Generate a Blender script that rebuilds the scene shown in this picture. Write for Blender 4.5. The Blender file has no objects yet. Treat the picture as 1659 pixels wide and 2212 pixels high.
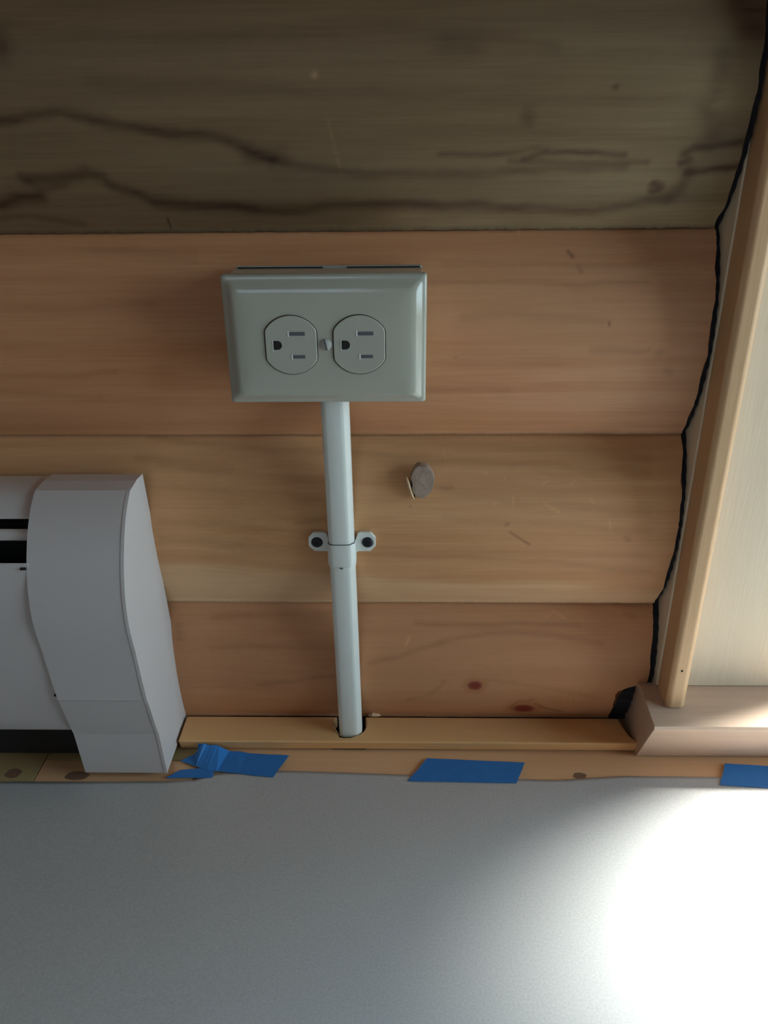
import bpy, bmesh, math, random
import numpy as np
from mathutils import Matrix, Vector, noise

SC = bpy.context.scene
COL = SC.collection
MM = 0.001

# ---------------------------------------------------------------- camera
cam_data = bpy.data.cameras.new('camera')
cam_data.sensor_fit = 'VERTICAL'
cam_data.sensor_height = 36.0
cam_data.sensor_width = 27.0
cam_data.lens = 36.0 * 1750.0 / 2212.0
cam_data.clip_start = 0.01
cam_obj = bpy.data.objects.new('camera', cam_data)
COL.objects.link(cam_obj)
cam_obj.matrix_world = Matrix(((0.999734, 0.000588, 0.023072, 0.0),
                               (0.020485, 0.437887, -0.898797, -0.5),
                               (-0.010631, 0.89903, 0.437758, 0.43),
                               (0, 0, 0, 1)))
SC.camera = cam_obj

# ---------------------------------------------------------------- world
world = bpy.data.worlds.new('world')
SC.world = world
world.use_nodes = True
bg = world.node_tree.nodes['Background']
bg.inputs[0].default_value = (0.62, 0.80, 1.0, 1)
bg.inputs[1].default_value = 1.6

# ---------------------------------------------------------------- lights
def add_sun(direction, strength, angle, color):
    d = bpy.data.lights.new('sun', 'SUN'); d.energy = strength; d.angle = math.radians(angle); d.color = color
    o = bpy.data.objects.new('sun', d); COL.objects.link(o)
    o.rotation_euler = Vector(direction).to_track_quat('-Z', 'Y').to_euler()
    o.location = (1.5, 1.5, 3)
def add_area(name, loc, direction, sx, sy, power, color):
    d = bpy.data.lights.new(name, 'AREA'); d.shape = 'RECTANGLE'; d.size = sx; d.size_y = sy; d.energy = power; d.color = color
    o = bpy.data.objects.new(name, d); COL.objects.link(o)
    o.location = loc; o.rotation_euler = Vector(direction).to_track_quat('-Z', 'Y').to_euler()
add_sun((-0.831, -0.556, -2.5), 24.0, 13.0, (1.0, 0.975, 0.94))
# daylight outside the patio window to the right and outside the small window behind the camera
add_area('window_daylight', (0.73, 0.20, 0.52), (0, -1, -0.15), 0.80, 0.86, 16.0, (0.52, 0.80, 1.0))
add_area('side_fill', (1.36, -0.49, 0.50), (-1, 0.05, 0.0), 0.78, 0.84, 13.0, (0.62, 0.84, 1.0))  # added side light, brightens the heater's end panel
add_area('rear_daylight', (-0.5, -2.68, 1.35), (0, 1, -0.1), 0.8, 0.9, 1.5, (0.60, 0.84, 1.0))

# ---------------------------------------------------------------- exposure
vs = SC.view_settings
vs.view_transform = 'Standard'; vs.look = 'None'; vs.exposure = 0.2; vs.gamma = 1.0; vs.use_curve_mapping = False

# ---------------------------------------------------------------- helpers
def link(name, me, mat=None, parent=None):
    o = bpy.data.objects.new(name, me); COL.objects.link(o)
    if mat is not None: me.materials.append(mat)
    if parent is not None:
        o.parent = parent
        if parent.parent is None: o.matrix_parent_inverse = Matrix.Translation(-parent.location)
    return o
def finish(name, bm, mat, parent=None, smooth=True, bevel=0, seg=2, angle=30):
    bmesh.ops.recalc_face_normals(bm, faces=bm.faces)
    me = bpy.data.meshes.new(name); bm.to_mesh(me); bm.free()
    o = link(name, me, mat, parent)
    if smooth:
        for p in me.polygons: p.use_smooth = True
    if bevel:
        b = o.modifiers.new('bevel', 'BEVEL'); b.width = bevel * MM; b.segments = seg; b.limit_method = 'ANGLE'; b.angle_limit = math.radians(angle); b.harden_normals = True
    elif smooth:
        me.set_sharp_from_angle(angle=math.radians(40))
    return o
def box(bm, x0, x1, y0, y1, z0, z1):
    v = [bm.verts.new((x * MM, y * MM, z * MM)) for z in (z0, z1) for y in (y0, y1) for x in (x0, x1)]
    for f in ((0, 1, 3, 2), (4, 6, 7, 5), (0, 4, 5, 1), (2, 3, 7, 6), (0, 2, 6, 4), (1, 5, 7, 3)):
        bm.faces.new([v[i] for i in f])
def prism(bm, pts, axis, a, b):
    """closed polygon in the two other axes, extruded along axis from a to b (mm)"""
    def P(p, t):
        u, w = p
        c = {'X': (t, u, w), 'Y': (u, t, w), 'Z': (u, w, t)}[axis]
        return bm.verts.new([q * MM for q in c])
    A = [P(p, a) for p in pts]; B = [P(p, b) for p in pts]; n = len(pts)
    bm.faces.new(A); bm.faces.new(B[::-1])
    for i in range(n): bm.faces.new((A[i], B[i], B[(i + 1) % n], A[(i + 1) % n]))
def loft(bm, rings, cap=True):
    R = [[bm.verts.new([q * MM for q in p]) for p in r] for r in rings]
    n = len(R[0])
    for a, b in zip(R[:-1], R[1:]):
        for i in range(n): bm.faces.new((a[i], a[(i + 1) % n], b[(i + 1) % n], b[i]))
    if cap: bm.faces.new(R[0][::-1]); bm.faces.new(R[-1])
def newbox(name, mat, parent, dims, bevel=0, **k):
    bm = bmesh.new(); box(bm, *dims); return finish(name, bm, mat, parent, smooth=bool(bevel), bevel=bevel, **k)
def thing(name, label, cat, loc, group=None):
    o = bpy.data.objects.new(name, None); COL.objects.link(o); o.location = [q * MM for q in loc]; o.empty_display_size = .02
    o['label'] = label; o['category'] = cat
    if group: o['group'] = group
    return o
def tag(o, label, cat, group=None):
    o['label'] = label; o['category'] = cat
    if group: o['group'] = group
    return o
def struct(o):
    o['kind'] = 'structure'; return o
def sempty(name, loc):
    o = bpy.data.objects.new(name, None); COL.objects.link(o); o.location = [q * MM for q in loc]; o.empty_display_size = .02
    return struct(o)

# ---------------------------------------------------------------- materials
def new_mat(name):
    m = bpy.data.materials.new(name); m.use_nodes = True
    nt = m.node_tree; return m, nt, nt.nodes['Principled BSDF']
def plain(name, col, rough=.5, metal=0, bump=0, bscale=400, spec=.5, mottling=0, mscale=30):
    m, nt, b = new_mat(name)
    b.inputs['Base Color'].default_value = (*col, 1); b.inputs['Roughness'].default_value = rough
    b.inputs['Metallic'].default_value = metal; b.inputs['Specular IOR Level'].default_value = spec
    tc = nt.nodes.new('ShaderNodeTexCoord')
    if mottling:
        n = nt.nodes.new('ShaderNodeTexNoise'); n.inputs['Scale'].default_value = mscale; n.inputs['Detail'].default_value = 6
        nt.links.new(tc.outputs['Object'], n.inputs['Vector'])
        mr = nt.nodes.new('ShaderNodeMapRange'); mr.inputs[1].default_value = .3; mr.inputs[2].default_value = .7
        mr.inputs[3].default_value = 1 - mottling; mr.inputs[4].default_value = 1 + mottling
        nt.links.new(n.outputs[0], mr.inputs[0])
        vm = nt.nodes.new('ShaderNodeVectorMath'); vm.operation = 'SCALE'; vm.inputs[0].default_value = col
        nt.links.new(mr.outputs[0], vm.inputs['Scale']); nt.links.new(vm.outputs[0], b.inputs['Base Color'])
    if bump:
        n = nt.nodes.new('ShaderNodeTexNoise'); n.inputs['Scale'].default_value = bscale; n.inputs['Detail'].default_value = 3
        nt.links.new(tc.outputs['Object'], n.inputs['Vector'])
        bp = nt.nodes.new('ShaderNodeBump'); bp.inputs['Strength'].default_value = bump; bp.inputs['Distance'].default_value = .0004
        nt.links.new(n.outputs[0], bp.inputs['Height']); nt.links.new(bp.outputs[0], b.inputs['Normal'])
    return m
def wood(name, light, dark, axis='X', rings=110, contrast=.6, rough=.55, seed=0.0, stain=False, patch=None, patch_amt=0, fine=.3):
    """grain runs along axis; light/dark are the two ends of the ring tone"""
    m, nt, b = new_mat(name); N = nt.nodes.new; L = nt.links.new
    tc = N('ShaderNodeTexCoord'); mp = N('ShaderNodeMapping')
    st = {'X': (.04, 1, 1), 'Z': (1, 1, .06), 'Y': (1, .06, 1)}[axis]
    mp.inputs['Scale'].default_value = st; mp.inputs['Location'].default_value = (seed, seed * 1.7, seed * .6)
    L(tc.outputs['Object'], mp.inputs['Vector'])
    # long wandering distortion
    w = N('ShaderNodeTexNoise'); w.inputs['Scale'].default_value = 16; w.inputs['Detail'].default_value = 2
    L(mp.outputs[0], w.inputs['Vector'])
    sc = N('ShaderNodeVectorMath'); sc.operation = 'SCALE'; sc.inputs['Scale'].default_value = .02
    L(w.outputs['Color'], sc.inputs[0])
    ad = N('ShaderNodeVectorMath'); ad.operation = 'ADD'; L(mp.outputs[0], ad.inputs[0]); L(sc.outputs[0], ad.inputs[1])
    n1 = N('ShaderNodeTexNoise'); n1.inputs['Scale'].default_value = rings; n1.inputs['Detail'].default_value = 4; n1.inputs['Roughness'].default_value = .6
    L(ad.outputs[0], n1.inputs['Vector'])
    n2 = N('ShaderNodeTexNoise'); n2.inputs['Scale'].default_value = rings * 6; n2.inputs['Detail'].default_value = 3
    L(mp.outputs[0], n2.inputs['Vector'])
    mix = N('ShaderNodeMix'); mix.data_type = 'FLOAT'; mix.inputs[0].default_value = fine
    L(n1.outputs[0], mix.inputs[2]); L(n2.outputs[0], mix.inputs[3])
    mr = N('ShaderNodeMapRange'); c = .5 / max(contrast, .01) * .38
    mr.inputs[1].default_value = .5 - c; mr.inputs[2].default_value = .5 + c
    L(mix.outputs[0], mr.inputs[0])
    cm = N('ShaderNodeMix'); cm.data_type = 'RGBA'; cm.inputs[6].default_value = (*dark, 1); cm.inputs[7].default_value = (*light, 1)
    L(mr.outputs[0], cm.inputs[0]); out = cm.outputs[2]
    if patch:
        n3 = N('ShaderNodeTexNoise'); n3.inputs['Scale'].default_value = 14; n3.inputs['Detail'].default_value = 4
        mp2 = N('ShaderNodeMapping'); mp2.inputs['Scale'].default_value = {'X': (.35, 1, 1), 'Z': (1, 1, .35), 'Y': (1, .35, 1)}[axis]; mp2.inputs['Location'].default_value = (seed, 3, 1)
        L(tc.outputs['Object'], mp2.inputs['Vector']); L(mp2.outputs[0], n3.inputs['Vector'])
        r3 = N('ShaderNodeMapRange'); r3.inputs[1].default_value = .4; r3.inputs[2].default_value = .65; r3.inputs[4].default_value = patch_amt
        L(n3.outputs[0], r3.inputs[0])
        pm = N('ShaderNodeMix'); pm.data_type = 'RGBA'; pm.inputs[7].default_value = (*patch, 1)
        L(r3.outputs[0], pm.inputs[0]); L(out, pm.inputs[6]); out = pm.outputs[2]
    if stain:
        at = N('ShaderNodeAttribute'); at.attribute_name = 'stain'
        mu = N('ShaderNodeMix'); mu.data_type = 'RGBA'; mu.blend_type = 'MULTIPLY'; mu.inputs[0].default_value = 1
        L(out, mu.inputs[6]); L(at.outputs['Color'], mu.inputs[7]); out = mu.outputs[2]
    L(out, b.inputs['Base Color'])
    b.inputs['Roughness'].default_value = rough; b.inputs['Specular IOR Level'].default_value = .3
    bp = N('ShaderNodeBump'); bp.inputs['Strength'].default_value = .25; bp.inputs['Distance'].default_value = .0004
    L(n2.outputs[0], bp.inputs['Height']); L(bp.outputs[0], b.inputs['Normal'])
    return m

M_LOG = {
 1: wood('stained_log_wood', (.235, .142, .072), (.135, .076, .034), seed=.3, contrast=.7, stain=True, patch=(.17, .12, .068), patch_amt=.4),
 2: wood('orange_log_wood', (.66, .33, .165), (.50, .20, .082), seed=1.3, contrast=.9, stain=True, patch=(.58, .27, .13), patch_amt=.5),
 3: wood('honey_log_wood', (.68, .37, .175), (.53, .245, .10), seed=2.1, contrast=.9, stain=True, patch=(.63, .31, .15), patch_amt=.4),
 4: wood('lower_log_wood', (.62, .30, .15), (.47, .20, .088), seed=3.7, contrast=.6, stain=True, patch=(.52, .24, .11), patch_amt=.5)}
M_SHOE = wood('shoe_wood', (.80, .46, .21), (.70, .37, .15), seed=5.1, contrast=.4, rough=.45)
M_FLOORW = wood('floor_wood', (.80, .47, .26), (.70, .38, .19), seed=6.3, contrast=.5, rough=.4)
M_FLOORG = wood('floor_wood_greenish', (.50, .37, .18), (.40, .28, .12), seed=7.7, contrast=.5, rough=.4)
M_CASING = wood('casing_wood', (.78, .65, .49), (.72, .58, .42), axis='Z', seed=8.2, contrast=.6, rough=.5)
M_STRIP = wood('strip_wood', (.66, .42, .24), (.58, .34, .17), axis='Z', seed=9.4, contrast=.5, rough=.4)
M_SILL = wood('sill_wood', (.64, .46, .35), (.53, .36, .26), seed=10.6, contrast=.8, rough=.4)
M_WALL = wood('wall_wood', (.32, .19, .10), (.26, .14, .07), seed=12, contrast=.5)
M_CEIL = wood('ceiling_wood', (.30, .18, .09), (.24, .13, .06), seed=13, contrast=.5)
M_PEG = plain('peg_end_grain', (.33, .235, .175), .7, bump=.8, bscale=700, mottling=.22, mscale=260)
M_SPLINT = plain('fresh_wood', (.66, .45, .27), .6, mottling=.15, mscale=300)
M_GAP = plain('gap_black', (.012, .010, .014), .95)
M_PAPER = plain('floor_paper', (.49, .465, .45), .42, spec=.5, bump=.12, bscale=1200, mottling=.09, mscale=700)
M_TAPE = plain('blue_tape', (.018, .175, .50), .5, bump=.3, bscale=1500, mottling=.06, mscale=300)
M_IVORY = plain('ivory_plastic', (.44, .42, .345), .14, spec=.5)
M_IVORY2 = plain('ivory_receptacle', (.43, .41, .34), .4, spec=.4)
M_RACE = plain('ivory_painted_steel', (.72, .72, .66), .3, spec=.5, mottling=.02)
M_HEAT = plain('heater_enamel', (.60, .54, .52), .38, spec=.5, bump=.08, bscale=2500)
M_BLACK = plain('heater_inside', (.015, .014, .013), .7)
M_HOLE = plain('slot_dark', (.012, .008, .007), .9)
M_SLOT = plain('slot_contact', (.10, .10, .11), .5)
M_SCREWB = plain('black_screw', (.02, .02, .028), .38, metal=.4)
M_SCREW = plain('painted_screw', (.42, .41, .36), .3)
M_FIN = plain('aluminium_fin', (.10, .10, .10), .5, metal=.6)
M_COPPER = plain('copper_pipe', (.20, .11, .07), .5, metal=.8)
def glass():
    m, nt, b = new_mat('window_glass'); nt.nodes.remove(b)
    o = nt.nodes['Material Output']; t = nt.nodes.new('ShaderNodeBsdfTransparent'); g = nt.nodes.new('ShaderNodeBsdfGlossy')
    g.inputs['Roughness'].default_value = .02; t.inputs[0].default_value = (.95, .98, .97, 1)
    x = nt.nodes.new('ShaderNodeMixShader'); x.inputs[0].default_value = .05
    nt.links.new(t.outputs[0], x.inputs[1]); nt.links.new(g.outputs[0], x.inputs[2]); nt.links.new(x.outputs[0], o.inputs[0])
    return m
M_GLASS = glass()

# growth streaks, stains and knots of the four logs in view: (width mm, strength, [(x, z) mm ...])
STREAKS = {
 1: [
  (2.2, 0.55, [(-213, 430), (-197, 433), (-180, 434), (-163, 431), (-149, 428), (-128, 424), (-108, 423), (-96, 421), (-84, 416), (-70, 410)]),
  (4.5, 0.35, [(-82, 413), (-67, 411)]),
  (2.2, 0.35, [(-70, 409), (-58, 406), (-28, 403), (8, 402), (46, 402), (83, 404), (120, 404)]),
  (3, 0.6, [(-229, 388), (-217, 392), (-204, 393)]),
  (2.5, 0.5, [(-210, 402), (-194, 402), (-173, 405), (-165, 402), (-162, 397), (-148, 393), (-139, 387), (-124, 386), (-97, 385), (-66, 383), (-39, 385), (-18, 386), (3, 387), (24, 385), (45, 384), (66, 383), (87, 381), (110, 382), (130, 385), (148, 387)]),
  (2.5, 0.25, [(-138, 390), (-118, 386), (-92, 385), (-61, 383)]),
  (1.8, 0.3, [(-208, 400), (-199, 397), (-188, 398)]),
  (1.8, 0.3, [(-233, 380), (-216, 381), (-198, 379), (-186, 376)]),
  (1.2, 0.35, [(20, 412), (47, 411), (69, 414), (77, 413)]),
  (1.2, 0.5, [(65, 409), (77, 412), (92, 412), (107, 411), (119, 410)]),
  (1.4, 0.3, [(58, 408), (95, 407), (132, 406)]),
  (1.8, 0.55, [(181, 416), (169, 415), (155, 414), (150, 410), (154, 408), (150, 406)]),
  (1.5, 0.6, [(181, 404), (168, 403), (158, 402), (154, 402)]),
  (3, 0.35, [(156, 402), (154, 397), (154, 393), (151, 389)]),
  (4.5, 0.3, [(161, 458), (162, 448), (160, 440), (157, 433), (163, 425), (162, 419)]),
  (7, 0.45, [(168, 480), (177, 474)]),
  (5, 0.4, [(178, 466), (173, 468)]),
  (5, 0.4, [(-205, 467), (-205, 462)]),
  (1.6, 0.5, [(138, 395), (142, 392), (138, 391)]),
  (1.3, 0.6, [(109, 443), (109, 443)]),
  (3, 0.35, [(65, 430), (66, 429)]),
  (5, 0.2, [(21, 463), (35, 461)]),
  (3, 0.18, [(-204, 473), (-110, 469), (-16, 471), (77, 462)]),
  (4, 0.15, [(-160, 448), (-40, 442), (79, 438), (150, 437)]),
  (0.5, 0.9, [(-136, 379), (-136, 377), (-136, 373)]),
 ],
 2: [
  (1.6, 0.18, [(-238, 360), (-169, 362), (-122, 360)]),
  (1.4, 0.2, [(-183, 363), (-155, 360), (-122, 356)]),
  (1.6, 0.2, [(-239, 330), (-198, 330), (-148, 333)]),
  (1.8, 0.16, [(-243, 309), (-200, 310), (-150, 312)]),
  (1.5, 0.2, [(-248, 290), (-213, 289), (-176, 291)]),
  (1.5, 0.2, [(-251, 279), (-217, 277), (-189, 273)]),
  (1.2, 0.22, [(24, 353), (76, 353), (142, 352)]),
  (1.2, 0.25, [(16, 344), (76, 343), (102, 342), (142, 343)]),
  (2, 0.18, [(36, 323), (68, 325), (117, 322)]),
  (1.4, 0.3, [(113, 304), (146, 304)]),
  (3, 0.12, [(22, 299), (92, 297)]),
  (1.2, 0.2, [(17, 279), (66, 278)]),
  (1.5, 0.35, [(152, 302), (154, 302)]),
  (1.5, 0.3, [(159, 291), (161, 290)]),
  (0.8, 0.6, [(96, 359), (99, 356)]),
  (0.7, 0.5, [(121, 321), (122, 318)]),
  (1, 0.25, [(102, 351), (104, 348)]),
 ],
 3: [
  (1.6, 0.25, [(-168, 242), (-137, 239), (-106, 236), (-51, 234), (-3, 231), (69, 227), (159, 221)]),
  (1.6, 0.2, [(-162, 224), (-129, 220), (-52, 217)]),
  (1.2, 0.35, [(21, 212), (32, 211)]),
  (2, 0.18, [(-27, 240), (39, 238), (99, 234), (159, 230)]),
  (2, 0.16, [(-167, 211), (-114, 207), (-55, 206)]),
  (2, 0.15, [(27, 210), (85, 202), (161, 195)]),
  (1.8, 0.15, [(-163, 186), (-116, 184), (-59, 181)]),
  (1.8, 0.15, [(28, 192), (101, 188), (162, 182)]),
  (2, 0.2, [(-165, 172), (-101, 168), (-53, 169), (9, 163), (72, 160), (167, 151)]),
  (1.5, 0.15, [(-22, 171), (40, 167), (165, 164)]),
  (1, 0.4, [(68, 187), (70, 188)]),
  (0.7, 0.5, [(71, 182), (85, 172)]),
  (1.2, 0.3, [(148, 178), (150, 176)]),
  (2, 0.2, [(-175, 229), (-144, 226), (-113, 223)]),
  (1.2, 0.25, [(-71, 188), (-52, 192)]),
 ],
 4: [
  (1.2, 0.3, [(10, 101), (77, 100), (127, 99)]),
  (1.5, 0.28, [(-24, 69), (10, 81), (37, 90), (64, 94), (104, 93), (144, 87)]),
  (2, 0.2, [(-141, 77), (-92, 82), (-51, 82)]),
  (1.5, 0.25, [(-109, 45), (-80, 52), (-52, 58)]),
  (2, 0.2, [(-139, 102), (-91, 105), (-50, 105)]),
  (1.4, 0.25, [(4, 34), (21, 40), (31, 54)]),
  (1.5, 0.15, [(62, 56), (114, 46), (149, 36)]),
  (1.2, 0.45, [(82, 23), (87, 32), (98, 34)]),
  (1, 0.45, [(100, 30), (110, 23), (121, 19)]),
  (2, 0.35, [(153, 115), (176, 114)]),
  (1.5, 0.3, [(160, 108), (166, 106)]),
  (2.5, 0.3, [(-165, 96), (-165, 87)]),
  (3, 0.25, [(139, 16), (156, 18)]),
 ],
}
KNOTS = {
 4: [(53.5, 50, 5.4, 4.6, 0.85), (92, 23, 8.2, 5.0, 0.9)],
 1: [(140, 394, 5, 3.5, 0.6), (149, 391, 5, 4, 0.3)],
 3: [(5, 200, 1, 1, 0.5)],
 2: [(32, 300, 0.8, 0.8, 0.5)],
}
# pale torn flecks
STREAKS[2].append((0.6, -.18, [(122, 319), (122, 317)]))
STREAKS[2].append((0.5, -.18, [(68, 370), (68, 368)]))
STREAKS[3].append((0.7, -.18, [(53, 221), (55, 221)]))
STREAKS[3].append((0.5, -.18, [(66, 217), (67, 219)]))
STREAKS[3].append((0.5, -.18, [(27, 234), (28, 230)]))
STREAKS[3].append((0.6, -.18, [(91, 214), (94, 216)]))
STREAKS[3].append((0.6, -.18, [(109, 214), (112, 216)]))
STREAKS[3].append((0.5, -.18, [(72, 207), (72, 201)]))
STREAKS[3].append((0.6, -.18, [(60, 203), (60, 200)]))
STREAKS[3].append((0.5, -.18, [(122, 205), (125, 202)]))
STREAKS[3].append((0.6, -.18, [(92, 202), (103, 196)]))
STREAKS[3].append((0.5, -.18, [(136, 190), (138, 182)]))
STREAKS[4].append((0.9, -.18, [(108, 109), (117, 104)]))
STREAKS[4].append((0.5, -.18, [(103, 104), (107, 107)]))
STREAKS[4].append((1.1, -.18, [(2, 84), (5, 91)]))
STREAKS[4].append((0.5, -.18, [(121, 41), (123, 34)]))
STREAKS[4].append((0.5, -.18, [(125, 38), (127, 33)]))
STREAKS[4].append((0.5, -.18, [(129, 41), (132, 34)]))
STREAKS[4].append((0.5, -.18, [(133, 38), (136, 34)]))

# ================================================================ the log wall
LOG = {1: (371, 521, 30), 2: (244, 371, 21.5), 3: (115, 244, 21), 4: (10, 115, 15)}
FL = {1: 1, 2: 1, 3: .6, 4: .45}
X0, X1 = -950, 181
def log_surface(k, x, z):
    z0, z1, b = LOG[k]
    t = np.clip((z - z0) / (z1 - z0), 0, 1)
    s = np.clip((-40 - x) / 110, 0, 1); s = s * s * (3 - 2 * s)
    return -b * (1 - (1 - FL[k]) * s) * (1 - (2 * t - 1) ** 2) ** .9
def seg_dist(px, pz, pts, rx=1.0):
    best = np.full(px.shape, 1e9)
    for (ax, az), (bx, bz) in zip(pts[:-1], pts[1:]):
        dx, dz = bx - ax, bz - az; l2 = max(dx * dx + dz * dz, 1e-6)
        t = np.clip(((px - ax) * dx + (pz - az) * dz) / l2, 0, 1)
        best = np.minimum(best, np.hypot(px - ax - t * dx, pz - az - t * dz))
    return best
rng = np.random.RandomState(4)
def value_noise(x, z, fx, fz, seed):
    r = np.random.RandomState(seed); T = r.rand(257, 257)
    u = x * fx + 60; v = z * fz + 20
    iu = np.floor(u).astype(int); iv = np.floor(v).astype(int); fu = u - iu; fv = v - iv
    fu = fu * fu * (3 - 2 * fu); fv = fv * fv * (3 - 2 * fv); iu %= 256; iv %= 256
    return (T[iu, iv] * (1 - fu) + T[iu + 1, iv] * fu) * (1 - fv) + (T[iu, iv + 1] * (1 - fu) + T[iu + 1, iv + 1] * fu) * fv
wall_back = sempty('wall_back', (-380, 0, 0))
def build_log(k):
    z0, z1, b = LOG[k]
    xs = np.concatenate([np.linspace(X0, -330, 40, endpoint=False), np.arange(-330, 181.01, 1.05)])
    xs[-1] = X1
    nz = int((z1 - z0) / 1.15); tt = np.linspace(0, 1, nz)
    zs = z0 + .4 + (z1 - z0 - .8) * tt
    X, Z = np.meshgrid(xs, zs, indexing='ij')
    Y = log_surface(k, X, Z)
    Y += (value_noise(X, Z, .012, .05, k) - .5) * 1.0 + (value_noise(X, Z, .2, .4, k + 9) - .5) * .12
    # upper log laps a hair over the one below, with a fuzzy sawn lower edge
    edge = np.clip(1 - (Z - z0) / 3.0, 0, 1)
    Zo = Z - edge * (1.0 + (value_noise(X, Z * 0, .5 if k == 1 else .1, 1, 40 + k) - .5) * (.8 if k == 1 else .3))
    Y = Y - edge ** 2 * 1.6 + np.clip(1 - (z1 - Z) / 2.0, 0, 1) * 1.2
    # rough end cut
    e = np.clip((X - 172) / 9, 0, 1)
    Xo = X + e * (value_noise(X * 0, Z, .1, .12, 70 + k) - .5) * 1.6 + e * (value_noise(X * 0, Z, .1, .7, 90 + k) - .5) * .5
    if k == 4:
        # the lower right corner is hacked away round the end of the sill
        cut = np.clip((52 - Z) / 3.5, 0, 1)
        zr = np.clip((52 - Z), 0, 60)
        lim = 181 - 22.0 * np.clip(zr / 8.0, 0, 1) ** .6 + (value_noise(X * 0, Z, .1, .8, 5) - .5) * 1.4
        sel = Z < 52
        Xo = Xo - 1.2 * e
        Xo = np.where(sel, np.minimum(Xo, lim), Xo)
    col = np.ones(X.shape + (4,))
    wob = (value_noise(X, Z, .05, .08, 200 + k) - .5) * 2.2 + (value_noise(X, Z, .25, .4, 300 + k) - .5) * .9
    for wd, s, pts in STREAKS[k]:
        if k != 1 and wd > 1.1: wd *= 1.5; s *= .6
        if k == 1 and wd > 1.1: wd *= 1.25; s *= 1.15
        d = seg_dist(X, Z + (wob if wd > 1.1 else 0), pts) / wd
        taper = 1
        g = s * np.exp(-d * d) * (.75 + .5 * value_noise(X, Z, .08, .5, 400))
        # rings are crisp on one side and fade on the other
        tint = (1.0, 1.08, 1.15) if k != 1 else (.82, .95, 1.0)
        for c in range(3): col[..., c] *= 1 - np.clip(g * tint[c], -.6, .93)
    for x, z, rx, rz, s in KNOTS[k]:
        r = np.hypot((X - x) / rx, (Z - z) / rz) + (value_noise(X, Z, .6, .6, 500) - .5) * .25
        core = 1 / (1 + np.exp((r - 1) * 9)); halo = np.exp(-((r - 1.5) / .35) ** 2) * .22
        tint = (.55, .80, .78) if k == 4 else (.35, .5, .55)
        for c in range(3): col[..., c] *= 1 - np.clip(core * s * tint[c] / .8 + (halo * (.5 + .3 * c) if rx > 3 and k == 4 else 0), 0, .95)
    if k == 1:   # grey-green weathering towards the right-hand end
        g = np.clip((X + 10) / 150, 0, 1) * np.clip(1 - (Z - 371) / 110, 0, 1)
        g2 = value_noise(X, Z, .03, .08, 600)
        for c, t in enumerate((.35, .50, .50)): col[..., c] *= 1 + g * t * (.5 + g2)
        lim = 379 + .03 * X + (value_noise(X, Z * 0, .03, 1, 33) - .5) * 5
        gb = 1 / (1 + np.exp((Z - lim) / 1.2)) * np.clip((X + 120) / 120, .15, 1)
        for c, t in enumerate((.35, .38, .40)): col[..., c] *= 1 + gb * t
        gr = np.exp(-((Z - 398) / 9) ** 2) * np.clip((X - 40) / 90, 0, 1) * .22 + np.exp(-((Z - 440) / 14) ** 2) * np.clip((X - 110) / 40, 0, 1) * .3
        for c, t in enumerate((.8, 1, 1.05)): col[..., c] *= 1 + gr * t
        # pale scuff and nick
        d = seg_dist(X, Z, [(-39, 430), (-37, 418), (-33, 402)])
        col[..., :3] *= (1 + .35 * np.exp(-(d / 1.0) ** 2) * value_noise(X, Z, .6, .6, 8))[..., None]
        d = np.hypot(X + 45, Z - 450); col[..., :3] *= (1 + .9 * np.exp(-(d / 1.5) ** 2))[..., None]
    if k == 3:   # pale band along the lower edge
        lim = 141 - .055 * X + (value_noise(X, Z * 0, .02, 1, 77) - .5) * 5
        g = 1 / (1 + np.exp((Z - lim) / 1.8))
        for c, t in enumerate((1.2, 1.42, 1.68)): col[..., c] *= 1 + g * (t - 1)
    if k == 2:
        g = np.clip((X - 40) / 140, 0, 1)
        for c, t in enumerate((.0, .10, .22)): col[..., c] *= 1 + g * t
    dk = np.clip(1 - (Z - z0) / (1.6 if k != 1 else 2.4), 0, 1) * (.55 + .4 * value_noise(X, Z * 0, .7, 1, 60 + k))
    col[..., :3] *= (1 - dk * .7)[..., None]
    # closing rows: top and bottom return to the back
    nx, nzz = X.shape
    P = np.stack([Xo, Y, Zo], -1) * MM
    back = np.zeros((nx, 2, 3))
    bk = 45
    back[:, 0] = np.stack([Xo[:, -1], np.full(nx, bk), Zo[:, -1]], -1) * MM
    back[:, 1] = np.stack([Xo[:, 0], np.full(nx, bk), Zo[:, 0]], -1) * MM
    allv = np.concatenate([P, back], 1); m = nzz + 2
    V = allv.reshape(-1, 3)
    i = np.arange(nx - 1)[:, None]; j = np.arange(m)[None, :]; jn = (j + 1) % m
    F = np.stack([i * m + j, (i + 1) * m + j, (i + 1) * m + jn, i * m + jn], -1).reshape(-1, 4)
    faces = F.tolist()
    faces.append(list(range(m))); faces.append([(nx - 1) * m + q for q in range(m)][::-1])
    me = bpy.data.meshes.new('log'); me.from_pydata(V.tolist(), [], faces)
    me.update()
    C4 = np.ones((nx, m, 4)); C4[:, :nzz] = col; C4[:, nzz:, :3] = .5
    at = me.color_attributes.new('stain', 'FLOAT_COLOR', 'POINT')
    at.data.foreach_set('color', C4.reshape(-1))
    me.polygons.foreach_set('use_smooth', [True] * len(me.polygons))
    me.set_sharp_from_angle(angle=math.radians(50))
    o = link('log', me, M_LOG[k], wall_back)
    return o
for k, lab in ((1, 'dark weathered log with wavy brown stain lines'), (2, 'orange pine log behind the outlet'),
               (3, 'honey pine log with a pale lower band'), (4, 'lowest log with two dark knots')):
    o = build_log(k); o['label'] = lab
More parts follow.
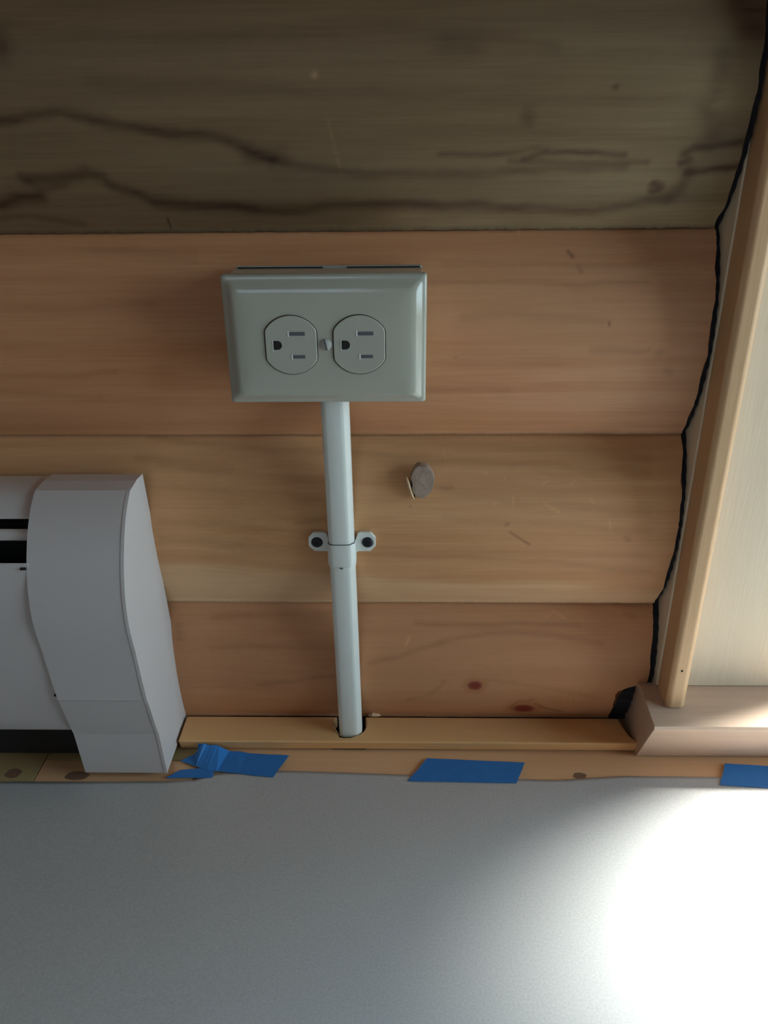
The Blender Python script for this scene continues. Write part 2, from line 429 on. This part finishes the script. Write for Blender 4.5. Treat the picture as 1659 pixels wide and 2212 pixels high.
# black strip filling the crack between log ends and casing
bm = bmesh.new(); zz = [6 + 1.5 * q for q in range(360)]
def crack_y(z):
    k = 4 if z < 115 else 3 if z < 244 else 2 if z < 371 else 1
    return float(log_surface(k, 181, z)) + 2.2 + .6 * math.sin(z * .7)
prism(bm, [(40, zz[0])] + [(crack_y(z), z) for z in zz] + [(40, zz[-1])], 'X', 158, 184.4)
finish('crack_strip', bm, M_GAP, wall_back)
# plain logs above the frame
for z0 in (521, 651, 781, 911, 1041, 1171, 1301, 1431, 1561, 1691, 1821, 1951, 2081):
    bm = bmesh.new()
    pts = [(45, z0), (45, z0 + 130)] + [(-26 * (1 - (2 * t - 1) ** 2) ** .9, z0 + .5 + 129 * t) for t in [1 - q / 14 for q in range(15)]]
    prism(bm, pts, 'X', X0, X1)
    finish('log', bm, M_WALL, wall_back)
# black backing strip behind the cut ends
newbox('gap_backing', M_GAP, wall_back, (155, 200, 30, 45, 0, 2200))
newbox('bottom_plate', M_WALL, wall_back, (X0, 150, 8, 44, -8, 9.5))
# nick standing out of the weathered log edge
# wooden peg of the third log and its splinter
bm = bmesh.new(); r_ = random.Random(3)
rings = []
n = 40
for d, sc in ((4, 1.0), (-1.6, 1.0), (-2.4, .965), (-2.6, .6), (-2.55, .05)):
    ring = []
    for i in range(n):
        a = 2 * math.pi * i / n
        rr = 1 + .03 * math.sin(3 * a + 1) + .025 * math.sin(7 * a) + (-.10 if 3.0 < a < 3.6 else 0)
        ring.append((12.6 + 7.6 * sc * rr * math.cos(a), -19.5 + d - .02 * math.sin(a), 218.6 + 11.6 * sc * rr * math.sin(a)))
    rings.append(ring)
loft(bm, rings)
peg = finish('wooden_peg', bm, M_PEG, wall_back); peg['label'] = 'greyish round wooden peg end proud of the log'
bm = bmesh.new()
loft(bm, [[(2.0, -19.5, 222), (2.8, -22.5, 221.5), (3.4, -20, 221)], [(2.4, -19, 216), (4.4, -23.6, 215), (5.6, -20, 215)],
          [(4.3, -19, 210), (6.2, -23, 209), (7.0, -20, 210)], [(7.0, -19.5, 206), (7.8, -21, 205.6), (8.0, -20, 206)]])
finish('splinter', bm, M_SPLINT, peg)
bm = bmesh.new()
loft(bm, [[(5.0, -20.2, 220), (6.2, -20.9, 219), (6.0, -20, 218)], [(5.6, -20.3, 213), (7.4, -21.2, 213), (7.0, -20, 213)], [(7.2, -20.0, 207), (8.2, -20.6, 207), (8.0, -19.8, 206.5)]])
finish('dark_crack', bm, M_HOLE, peg)

# ================================================================ baseboard (shoe strip on the floor)
baseboard = sempty('baseboard_back', (-380, -15, 0))
def wavy(pts): return pts
notch = [(-29.4, -4.0), (-28.8, -9), (-28.2, -15), (-29.5, -20), (-32, -23.2), (-36.5, -25.6), (-39, -27.2), (-44, -27.6), (-47.5, -26.6), (-50, -22), (-52.6, -15.5), (-53.4, -10), (-51.5, -6), (-50.5, -4.0)]
poly = [(-168.6, -4.0), (-168.6, -32.6), (176, -32.6), (170, -24), (167.5, -14), (166, -4.0)] + notch
bm = bmesh.new(); prism(bm, poly, 'Z', 1.6, 11.5)
for v in bm.verts:
    if v.co.y < -.030 and v.co.z < .003: v.co.y += .0032
finish('shoe_strip', bm, M_SHOE, baseboard, bevel=2.6, seg=5, angle=50)
newbox('shoe_strip', M_SHOE, baseboard, (X0, -231, -32.6, -4.0, 1.6, 11.5), bevel=2.6, seg=3)
bm = bmesh.new()
loft(bm, [[(-27, -2, 10), (-27, -4, 13), (-26, -1, 13)], [(-24, -3, 10), (-24, -6, 14), (-23, -1, 14.5)], [(-20, -3, 10.5), (-20, -5, 12.6), (-20, -1, 13)], [(-17, -3, 11), (-17, -3.6, 11.8), (-17, -2.6, 11.8)]])
finish('wood_chip', bm, M_SPLINT, baseboard)
bm = bmesh.new()
loft(bm, [[(-53.6, -15, 11.6), (-52.6, -15.4, 11.9), (-53, -14.6, 12.2)], [(-50.6, -21.6, 11.6), (-49.8, -21.8, 11.9), (-50.2, -21, 12.5)], [(-48.0, -25.8, 11.6), (-47.6, -26, 11.9), (-47.8, -25.6, 12.1)]])
finish('torn_edge', bm, M_SPLINT, baseboard)
newbox('notch_shade', M_GAP, baseboard, (-54, -28, -28, 4, .2, 1.4))  # black sheet put in as the shade down in the notch
newbox('back_gap', M_GAP, baseboard, (X0, 160, -5, 6, .2, 6))

# ================================================================ floor
floor = sempty('floor', (0, -1200, 0))
newbox('subfloor', M_BLACK, floor, (-1000, 1300, -2600, 60, -30, -9))
def plank(x0, x1, y0, y1, mat): newbox('plank', mat, floor, (x0 + .25, x1 - .25, y0 + .25, y1 - .25, -9, 0), bevel=.35, seg=1)
plank(-1000, -268, -90, 60, M_FLOORG)
plank(-268, -152, -40.5, 60, M_FLOORG); plank(-268, -152, -90, -40.5, M_FLOORW)
plank(-152, 600, -90, 60, M_FLOORW); plank(600, 1300, -90, 60, M_FLOORG)
rr = random.Random(8)
y = -90
while y > -2600:
    x = -1000
    while x < 1300:
        nx_ = min(1300, x + rr.uniform(500, 900))
        if 1300 - nx_ < 200: nx_ = 1300
        plank(x, nx_, max(y - 130, -2600), y, rr.choice([M_FLOORW, M_FLOORW, M_FLOORG])); x = nx_
    y -= 130

M_KNOT = plain('knot_wood', (.24, .13, .08), .5, mottling=.2, mscale=400)
for x, y, rx_, ry_ in ((-286, -55, 6, 5), (-238, -57, 9, 4.5), (128, -53.5, 5, 3.2)):
    bm = bmesh.new(); loft(bm, [[(x + rx_ * sc * math.cos(q * math.pi / 12) * (1 + .08 * math.sin(q)), y + ry_ * sc * math.sin(q * math.pi / 12), z) for q in range(24)] for sc, z in ((1, -.4), (.97, .12))])
    finish('floor_knot', bm, M_KNOT, floor)

# ================================================================ window with casing, strip and sill (right)
window = sempty('window_1', (650, 0, 0))
# casing board
newbox('casing_board', M_CASING, window, (184.6, 308, -21, 45, 55.6, 980), bevel=1.2, seg=3)
newbox('casing_board', M_CASING, window, (1164, 1296, -21, 45, 55.6, 980), bevel=1.2, seg=3)
newbox('head_casing', M_CASING, window, (184.6, 1296, -21, 45, 980.5, 1110), bevel=1.2, seg=3)
bm = bmesh.new(); prism(bm, [(185.2, -21.2), (185.2, -41.0), (187.8, -43.4), (196.0, -43.4), (198.8, -41.0), (198.8, -21.2)], 'Z', 53.6, 978)
finish('edge_strip', bm, M_STRIP, window, bevel=1.4, seg=4, angle=25)
for i, (x, z, r) in enumerate(((191.8, 86, .9),)):
    bm = bmesh.new(); loft(bm, [[(x + r * sc * math.cos(q * math.pi / 4), -43.2 - d, z + 1.1 * r * sc * math.sin(q * math.pi / 4)) for q in range(8)] for sc, d in ((1, 0), (.9, .35))]); finish('nail_head', bm, M_HOLE, window)
# sill: sloping top, nose and undercut face
endp = [(4, .8), (-33.5, .8), (-36, 4), (-57.5, 44.5), (-60, 48.6), (-59.4, 51), (-40, 53.2), (-24, 55.2), (-12, 52.5), (-3, 40), (4, 24)]
full = [(20, .8), (-33.5, .8), (-36, 4), (-57.5, 44.5), (-60, 48.6), (-59.4, 51), (-40, 53.2), (-22, 55.4), (-10, 55.5), (5, 55.5), (20, 55.5)]
bm = bmesh.new()
loft(bm, [[(173.2, a, b) for a, b in endp], [(184.2, a, b) for a, b in endp], [(184.3, a, b) for a, b in full], [(1290, a, b) for a, b in full]])
finish('sill', bm, M_SILL, window, bevel=.7, seg=2, angle=25)
# jambs, sash and pane
for a, b in ((308.3, 330), (1138, 1163.7)): newbox('jamb', M_STRIP, window, (a, b, 6, 45, 56, 980), bevel=1)
newbox('sash_rail', M_STRIP, window, (330.3, 1137.7, 12, 40, 56, 92), bevel=1)
newbox('sash_rail', M_STRIP, window, (330.3, 1137.7, 12, 40, 945, 980), bevel=1)
newbox('pane', M_GLASS, window, (330, 1138, 24, 28, 92, 945))

# ================================================================ rest of the room
w = newbox('wall_left', M_WALL, None, (-1040, -1000, -2600, 60, -30, 2400)); struct(w)
wr = sempty('wall_right', (1320, -1300, 0))
for d in ((1300, 1340, -2600, -920, -30, 2400), (1300, 1340, -80, 60, -30, 2400), (1300, 1340, -919.5, -80.5, -30, 79), (1300, 1340, -919.5, -80.5, 921, 2400)): newbox('wall_panel', M_WALL, wr, d)
w3 = sempty('fill_window', (1320, -500, 80))  # unseen window added for the side light
for d in ((1305, 1335, -919, -890, 80, 920), (1305, 1335, -110, -81, 80, 920), (1305, 1335, -889.5, -110.5, 80, 110), (1305, 1335, -889.5, -110.5, 890, 920)): newbox('sash_frame', M_STRIP, w3, d)
newbox('pane', M_GLASS, w3, (1318, 1322, -889.5, -110.5, 110.5, 889.5))
bm = bmesh.new()
box(bm, -1000, -950, 0, 60, -30, 2214); box(bm, -1040, 1340, 0, 60, 2215, 2400)
bmesh.ops.delete(bm, geom=[], context='VERTS')
w = finish('wall_back_end', bm, M_WALL, wall_back, smooth=False)
newbox('upper_wall', M_WALL, wall_back, (182, 1299, 0, 45, 1112, 2214))
newbox('log', M_WALL, wall_back, (181.5, 184.2, 44, 46, 60, 1030))
wf = sempty('wall_front', (150, -2620, 0))
newbox('wall_panel', M_WALL, wf, (-1040, -950, -2660, -2600, -30, 2400))
newbox('wall_panel', M_WALL, wf, (-50, 1340, -2660, -2600, -30, 2400))
newbox('wall_panel', M_WALL, wf, (-949.5, -50.5, -2660, -2600, -30, 880))
newbox('wall_panel', M_WALL, wf, (-949.5, -50.5, -2660, -2600, 1820, 2400))
w2 = sempty('window_2', (-500, -2620, 880))
newbox('sash_frame', M_STRIP, w2, (-949, -910, -2650, -2610, 881, 1819)); newbox('sash_frame', M_STRIP, w2, (-90, -51, -2650, -2610, 881, 1819))
newbox('muntin', M_STRIP, w2, (-909, -91, -2640, -2615, 1330, 1365)); newbox('muntin', M_STRIP, w2, (-515, -485, -2640, -2615, 881, 1329)); newbox('muntin', M_STRIP, w2, (-515, -485, -2640, -2615, 1366, 1819))
c = newbox('ceiling', M_CEIL, None, (-1040, 1340, -2660, 60, 2400, 2440)); struct(c)

# ================================================================ floor protection paper
edge = [(-290, -64.5), (-225, -64), (-172, -63), (-146, -61), (-139, -55), (-112, -52.5), (-86, -51.5), (-40, -53.2), (8, -55), (20, -57.5), (60, -58.5), (90, -58.5), (112, -59), (135, -56.5), (160, -54.5), (210, -54.8), (262, -55.2), (330, -56)]
bm = bmesh.new()
xs = [-990, -700, -450, -330] + list(range(-300, 351, 10)) + [450, 700, 1000, 1290]
def edge_y(x):
    if x <= edge[0][0]: return edge[0][1] - .3 * math.sin(x * .02)
    if x >= edge[-1][0]: return edge[-1][1]
    for (a, b), (c_, d) in zip(edge[:-1], edge[1:]):
        if a <= x <= c_: return b + (d - b) * (x - a) / (c_ - a)
ys = [0, 3, 10, 25, 50, 90, 140, 200, 300, 500, 900, 1500, 2200]
def paper_z(x, y): return 1.15 + .35 * math.sin(x * .011 + 1) * math.sin(y * .013)
G = [[bm.verts.new((x * MM, (edge_y(x) - d) * MM, paper_z(x, d) * MM)) for d in ys] for x in xs]
for i in range(len(xs) - 1):
    for j in range(len(ys) - 1): bm.faces.new((G[i][j], G[i + 1][j], G[i + 1][j + 1], G[i][j + 1]))
ppr = finish('floor_paper', bm, M_PAPER)
sol = ppr.modifiers.new('solid', 'SOLIDIFY'); sol.thickness = .5 * MM; sol.offset = -1
tag(ppr, 'grey-brown protective paper sheet covering the floor, taped along the wall', 'paper')

# ================================================================ painter's tape
def tape(pts, label, lift=1.45, nsub=7, curl=0):
    """torn strip: outline in floor plan, triangulated; points with y > -33 climb the shoe strip"""
    bm = bmesh.new()
    P = []
    for i, a in enumerate(pts):
        b = pts[(i + 1) % len(pts)]
        for q in range(nsub):
            t = q / nsub; jag = (random.Random(i * 31 + q).random() - .5) * (.9 if i % 2 else .25)
            dx, dy = b[0] - a[0], b[1] - a[1]; l = math.hypot(dx, dy)
            P.append((a[0] + dx * t - dy / l * jag * (q > 0), a[1] + dy * t + dx / l * jag * (q > 0)))
    V = []
    for x, y in P:
        z = lift
        if y > -34.2: z = lift + (y + 34.2) * 6; y = -33.4
        V.append(bm.verts.new((x * MM, y * MM, z * MM)))
    bm.faces.new(V); bmesh.ops.triangulate(bm, faces=bm.faces)
    o = finish('painters_tape', bm, M_TAPE, smooth=False)
    s = o.modifiers.new('solid', 'SOLIDIFY'); s.thickness = .18 * MM; s.offset = 1
    return tag(o, label, 'tape', "pieces of painter's tape holding the paper")
tape([(-153, -32.8), (-138, -33.2), (-85, -36.5), (-94, -59), (-143, -52.5), (-165, -43)], 'blue tape piece beside the heater, upper long one whose corner climbs the shoe strip', 1.75)
tape([(-163, -52), (-143, -49.5), (-137.5, -50), (-138, -59.5), (-172, -60.5)], 'small torn blue tape piece tucked under the heater corner, below the longer piece', 1.5)
tape([(18, -38.6), (90, -42.5), (81, -63), (3.5, -61.8)], 'blue tape piece lying alone in the middle of the paper edge', 1.75)
tape([(236, -42), (300, -47), (292, -69), (225, -63.2)], 'brightly lit cyan-blue tape piece in front of the window sill', 1.75)

# ================================================================ baseboard heater
heater = thing('baseboard_heater', 'white metal baseboard heater with rounded end cap standing against the log wall', 'heater', (-560, -40, 0))
def smooth_curve(pts, n=5):
    out = []
    for i in range(len(pts) - 1):
        p0, p1, p2, p3 = pts[max(i - 1, 0)], pts[i], pts[i + 1], pts[min(i + 2, len(pts) - 1)]
        for q in range(n):
            t = q / n
            out.append(tuple(.5 * (2 * p1[c] + (p2[c] - p0[c]) * t + (2 * p0[c] - 5 * p1[c] + 4 * p2[c] - p3[c]) * t * t + (3 * p1[c] - p0[c] - 3 * p2[c] + p3[c]) * t ** 3) for c in (0, 1)))
    return out + [pts[-1]]
capR = [(-16, 222), (-30, 223.4), (-43, 222.6)] + smooth_curve([(-44.5, 221.6), (-54, 214.5), (-62.5, 205), (-69.5, 194), (-75.5, 181.5), (-79.8, 168), (-81.8, 154), (-81.6, 143)]) + [(-80.4, 134), (-79.2, 128), (-77, 108), (-74.3, 86), (-74.2, 83.4), (-73.3, 81.8), (-70.8, 73), (-66.2, 54), (-63.4, 45), (-61.4, 25), (-59.2, 5.5)]
capL = capR
def sheet(bm, prof, x0, x1, t=.8):
    """bent sheet: open profile (y, z) thickened towards the wall"""
    inner = []
    n = len(prof)
    for i, (y, z) in enumerate(prof):
        a = prof[max(i - 1, 0)]; b = prof[min(i + 1, n - 1)]
        dy, dz = b[0] - a[0], b[1] - a[1]; l = math.hypot(dy, dz)
        inner.append((y - dz / l * t, z + dy / l * t))
    prism(bm, prof + inner[::-1], 'X', x0, x1)
bm = bmesh.new(); sheet(bm, capR, -230, -170.2)
cap = finish('end_cap', bm, M_HEAT, heater, angle=30)
cap.data.set_sharp_from_angle(angle=math.radians(8))
bm = bmesh.new(); prism(bm, [(y_ + .9, z_) for y_, z_ in capR] + [(4, 5.5), (5, 12)], 'X', -171.4, -170.4)
finish('side_panel', bm, M_HEAT, cap, smooth=False)
# rolled seam where the side sheet folds over the cap
bm = bmesh.new(); sheet(bm, [(y_ - .35, z_) for y_, z_ in capR[1:]], -172.0, -169.9, .9); finish('folded_seam', bm, M_HEAT, cap)
bodyf = [(-73.5, 187.5), (-76.6, 176), (-79.2, 162), (-79.6, 145), (-78.4, 130), (-75, 105), (-71.5, 84), (-66.5, 64), (-64, 50), (-61.5, 47)]
bm = bmesh.new(); sheet(bm, bodyf, -940, -229); finish('front_panel', bm, M_HEAT, heater)
bm = bmesh.new(); sheet(bm, [(-14, 220), (-28, 221.4), (-41, 220.6), (-47, 217), (-54.5, 210.5), (-55.3, 208.8)], -940, -229); finish('top_cover', bm, M_HEAT, heater)
bm = bmesh.new(); sheet(bm, [(-58.5, 203.4), (-60.6, 202.6), (-62, 200.6), (-62.3, 197.6), (-60.5, 196.2)], -940, -229, .7); finish('damper_blade', bm, M_HEAT, heater)
newbox('back_panel', M_BLACK, heater, (-940, -229, -15.5, -13, 14, 219))
newbox('shade_plate', M_BLACK, heater, (-940, -229, -36.4, -35, 2.5, 50))  # dark plate added to stand for the shade under the heater
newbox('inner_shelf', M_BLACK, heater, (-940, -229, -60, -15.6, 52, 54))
bm = bmesh.new(); loft(bm, [[(x, -42 + 9 * math.cos(q * math.pi / 8), 120 + 9 * math.sin(q * math.pi / 8)) for q in range(16)] for x in (-940, -180)]); finish('copper_pipe', bm, M_COPPER, heater)
bm = bmesh.new()
for i in range(110): box(bm, -935 + i * 6.2, -934.6 + i * 6.2, -62, -22, 95, 145)
f = finish('heating_fins', bm, M_FIN, heater, smooth=False); f['kind'] = 'stuff'
for (x, z, y_) in ((-231.5, 184.5, -75.5), (-230.2, 86.2, -73.2)):
    newbox('clip', M_HOLE, heater, (x - 2.2, x + 1.5, y_, y_ + 3, z - .9, z + .6), bevel=.3)

# ================================================================ surface outlet box
outlet = thing('electrical_outlet', 'ivory surface-mounted double outlet box with wide cover plate on the log wall', 'outlet', (-43, -20, 317))
bm = bmesh.new(); box(bm, -97.5, 11.5, -46, -19, 284, 352.6)
finish('junction_box', bm, M_IVORY, outlet, bevel=1.2, seg=3)
bm = bmesh.new(); box(bm, -96.6, 11, -18.9, -16.6, 285, 353.6); finish('backplate', bm, M_IVORY2, outlet, bevel=.4)
for a, b in ((-95, -46), (-32, 10)): newbox('knockout_slot', M_HOLE, outlet, (a, b, -20.6, -18.6, 350, 353.1))
# cover plate: rim, bevel, gently pillowed face
def rrect(x0, x1, z0, z1, r, y_, n=6, sag=0):
    out = []
    for cx_, cz_, a0 in ((x1 - r, z1 - r, 0), (x0 + r, z1 - r, 90), (x0 + r, z0 + r, 180), (x1 - r, z0 + r, 270)):
        for i in range(n + 1):
            a = math.radians(a0 + 90 * i / n); out.append((cx_ + r * math.cos(a), y_, cz_ + r * math.sin(a)))
    return out
bm = bmesh.new()
X_0, X_1, Z_0, Z_1 = -100.2, 13.4, 280.4, 353.4
loft(bm, [rrect(X_0, X_1, Z_0, Z_1, 1.5, -40.5), rrect(X_0, X_1, Z_0, Z_1, 1.5, -45.2), rrect(X_0 + .5, X_1 - .5, Z_0 + .5, Z_1 - .5, 1.6, -46.3),
          rrect(X_0 + 1.5, X_1 - 1.5, Z_0 + 1.5, Z_1 - 1.5, 2.0, -46.75), rrect(X_0 + 2.3, X_1 - 2.3, Z_0 + 2.3, Z_1 - 2.5, 2.2, -46.9),
          rrect(X_0 + 3.0, X_1 - 3.0, Z_0 + 3.0, Z_1 - 3.2, 2.4, -47.5), rrect(X_0 + 5.2, X_1 - 5.4, Z_0 + 5.2, Z_1 - 6.2, 3.2, -50.2), rrect(X_0 + 6.0, X_1 - 6.4, Z_0 + 6.0, Z_1 - 7.2, 3.6, -50.8), rrect(X_0 + 8.0, X_1 - 9.2, Z_0 + 8.0, Z_1 - 9.6, 5, -51.2),
          rrect(X_0 + 14, X_1 - 14, Z_0 + 14, Z_1 - 14, 6, -51.6), rrect(X_0 + 22, X_1 - 22, Z_0 + 22, Z_1 - 22, 7, -51.7)])
plate = finish('cover_plate', bm, M_IVORY, outlet); plate.data.set_sharp_from_angle(angle=math.radians(75))
def disc_flat(cx_, cz_, R, hw, y_, n=56):
    out = []
    for i in range(n):
        a = 2 * math.pi * i / n; x = R * math.cos(a); z = R * math.sin(a)
        if abs(x) > hw: x = math.copysign(hw, x)
        out.append((cx_ + x, y_, cz_ + z))
    return out
def receptacle(cx_):
    cz_ = 315.8
    bm = bmesh.new()
    loft(bm, [disc_flat(cx_, cz_, 17.0, 14.9, -51.0), disc_flat(cx_, cz_, 17.0, 14.9, -51.85)])
    g = finish('gap_ring', bm, M_HOLE, outlet, smooth=False)
    bm = bmesh.new()
    loft(bm, [disc_flat(cx_, cz_, 16.6, 14.4, -51.0), disc_flat(cx_, cz_, 16.6, 14.4, -52.1), disc_flat(cx_, cz_, 16.2, 14.05, -52.5)])
    r = finish('receptacle', bm, M_IVORY2, outlet); r.data.set_sharp_from_angle(angle=math.radians(30))
    g.parent = r; g.matrix_parent_inverse = Matrix.Identity(4)
    for (x0, x1, zc, h) in ((cx_ - .9, cx_ + 8.0, cz_ + 6.5, 2.1), (cx_ + .6, cx_ + 7.6, cz_ - 6.5, 1.9)):
        newbox('slot_rim', M_RACE, r, (x0 - .9, x0 + .1, -52.68, -52.3, zc - h / 2 - .5, zc + h / 2 + .5), bevel=.15)
        newbox('blade_slot', M_SLOT, r, (x0, x1, -52.62, -52.3, zc - h / 2, zc + h / 2))
    bm = bmesh.new(); rr_ = 2.55; cxh = cx_ - 7.7
    pts = [(cxh - 2.3, cz_ + .1 - rr_), (cxh - 2.3, cz_ + .1 + rr_)] + [(cxh + rr_ * math.cos(math.radians(a)), cz_ + .1 + rr_ * math.sin(math.radians(a))) for a in range(80, -81, -10)]
    prism(bm, pts, 'Y', -52.64, -52.3); finish('ground_hole', bm, M_HOLE, r, smooth=False)
    newbox('slot_rim', M_RACE, r, (cxh - 2.8, cxh - 2.25, -52.68, -52.3, cz_ - 3, cz_ + 3), bevel=.1)
receptacle(-62.4); receptacle(-24.2)
bm = bmesh.new()
def circ(cx_, cz_, R, y_, n=24): return [(cx_ + R * math.cos(2 * math.pi * i / n), y_, cz_ + R * math.sin(2 * math.pi * i / n)) for i in range(n)]
loft(bm, [circ(-43.1, 316, 3.4, -51.2), circ(-43.1, 316, 3.4, -51.9), circ(-43.1, 316, 2.6, -52.5), circ(-43.1, 316, .4, -52.9)])
scr = finish('screw', bm, M_SCREW, outlet)
bm = bmesh.new(); a = math.radians(12)
dx, dz = math.sin(a), -math.cos(a); px_, pz_ = math.cos(a), math.sin(a)
q = [(-43.1 + s * 3.0 * dx + t * .5 * px_, 316 + s * 3.0 * dz + t * .5 * pz_) for s, t in ((-1, -1), (-1, 1), (1, 1), (1, -1))]
prism(bm, q, 'Y', -53.0, -52.0); finish('screw_slot', bm, M_SLOT, scr, smooth=False)

# ================================================================ cable raceway
race = thing('cable_raceway', 'ivory metal cable raceway running from the outlet box down into the notched strip', 'conduit', (-40, -20, 5))
def race_ring(z, grow=0, yb=0):
    """flat-oval channel leaning towards the wall at the bottom"""
    t = (z - 8) / (282 - 8); fy = -24.2 - 11.2 * t; cx_ = -39.6 - 1.7 * t; hw = 8.55 + grow; th = 10.8
    f = fy - grow
    prof = [(-hw, f + th), (-hw, f + 4.2), (-hw + .5, f + 2.1), (-hw + 1.8, f + .6), (-hw + 3.8, f), (hw - 5.6, f), (hw - 3.6, f + .3), (hw - 2.3, f + 1.1), (hw - 1.6, f + 2.3), (hw - .55, f + 2.9), (hw, f + 3.8), (hw, f + th)]
    return [(cx_ + a, b, z) for a, b in prof]
bm = bmesh.new(); loft(bm, [race_ring(z) for z in (8.5, 100, 200, 285)]); finish('channel', bm, M_RACE, race)
strap = thing('conduit_strap', 'ivory two-hole strap screwed over the raceway with black screws', 'bracket', (-40, -21, 170))
bm = bmesh.new(); loft(bm, [race_ring(z, g) for z, g in ((160.3, .25), (160.8, .75), (176.6, .8), (177.2, .5))]); body = finish('strap_band', bm, M_RACE, strap)
for s in (-1, 1):
    bm = bmesh.new(); cx_ = -40.3
    o_ = 22.6 if s < 0 else 22.2
    pts = [(cx_ + s * 8.4, 166.4), (cx_ + s * 10.2, 168.6), (cx_ + s * 17.4, 168.8), (cx_ + s * (o_ - 3.6), 168.8), (cx_ + s * o_, 172.6), (cx_ + s * o_, 179), (cx_ + s * (o_ - 3.2), 182.8), (cx_ + s * 12.5, 183), (cx_ + s * 10.4, 182), (cx_ + s * 9.7, 179.4), (cx_ + s * 8.2, 176.5)]
    prism(bm, pts, 'Y', -23.8, -21.0); finish('strap_ear', bm, M_RACE, strap, bevel=.5, seg=2)
    xs_ = -57.2 if s < 0 else -23.4
    bm = bmesh.new(); loft(bm, [circ(xs_, 175.6, 4.0, -23.7), circ(xs_, 175.6, 3.7, -24.1), circ(xs_, 175.6, 2.9, -24.75), circ(xs_, 175.6, 1.2, -24.9)])
    sc_ = finish('screw', bm, M_SCREWB, strap)
    bm = bmesh.new(); box(bm, xs_ - 1.7, xs_ + 1.7, -25.0, -24.6, 175.3, 175.9); box(bm, xs_ - .3, xs_ + .3, -25.0, -24.6, 173.9, 177.3); finish('cross_recess', bm, M_HOLE, sc_, smooth=False)
newbox('scuff', M_SLOT, strap, (-42, -39.8, -32.2, -31.0, 159.8, 160.1))
# dark ring standing in for the shadow along the strap's open top edge
bm = bmesh.new(); loft(bm, [race_ring(177.25, .45), race_ring(177.7, .35)]); finish('edge_shade', bm, M_SLOT, strap)
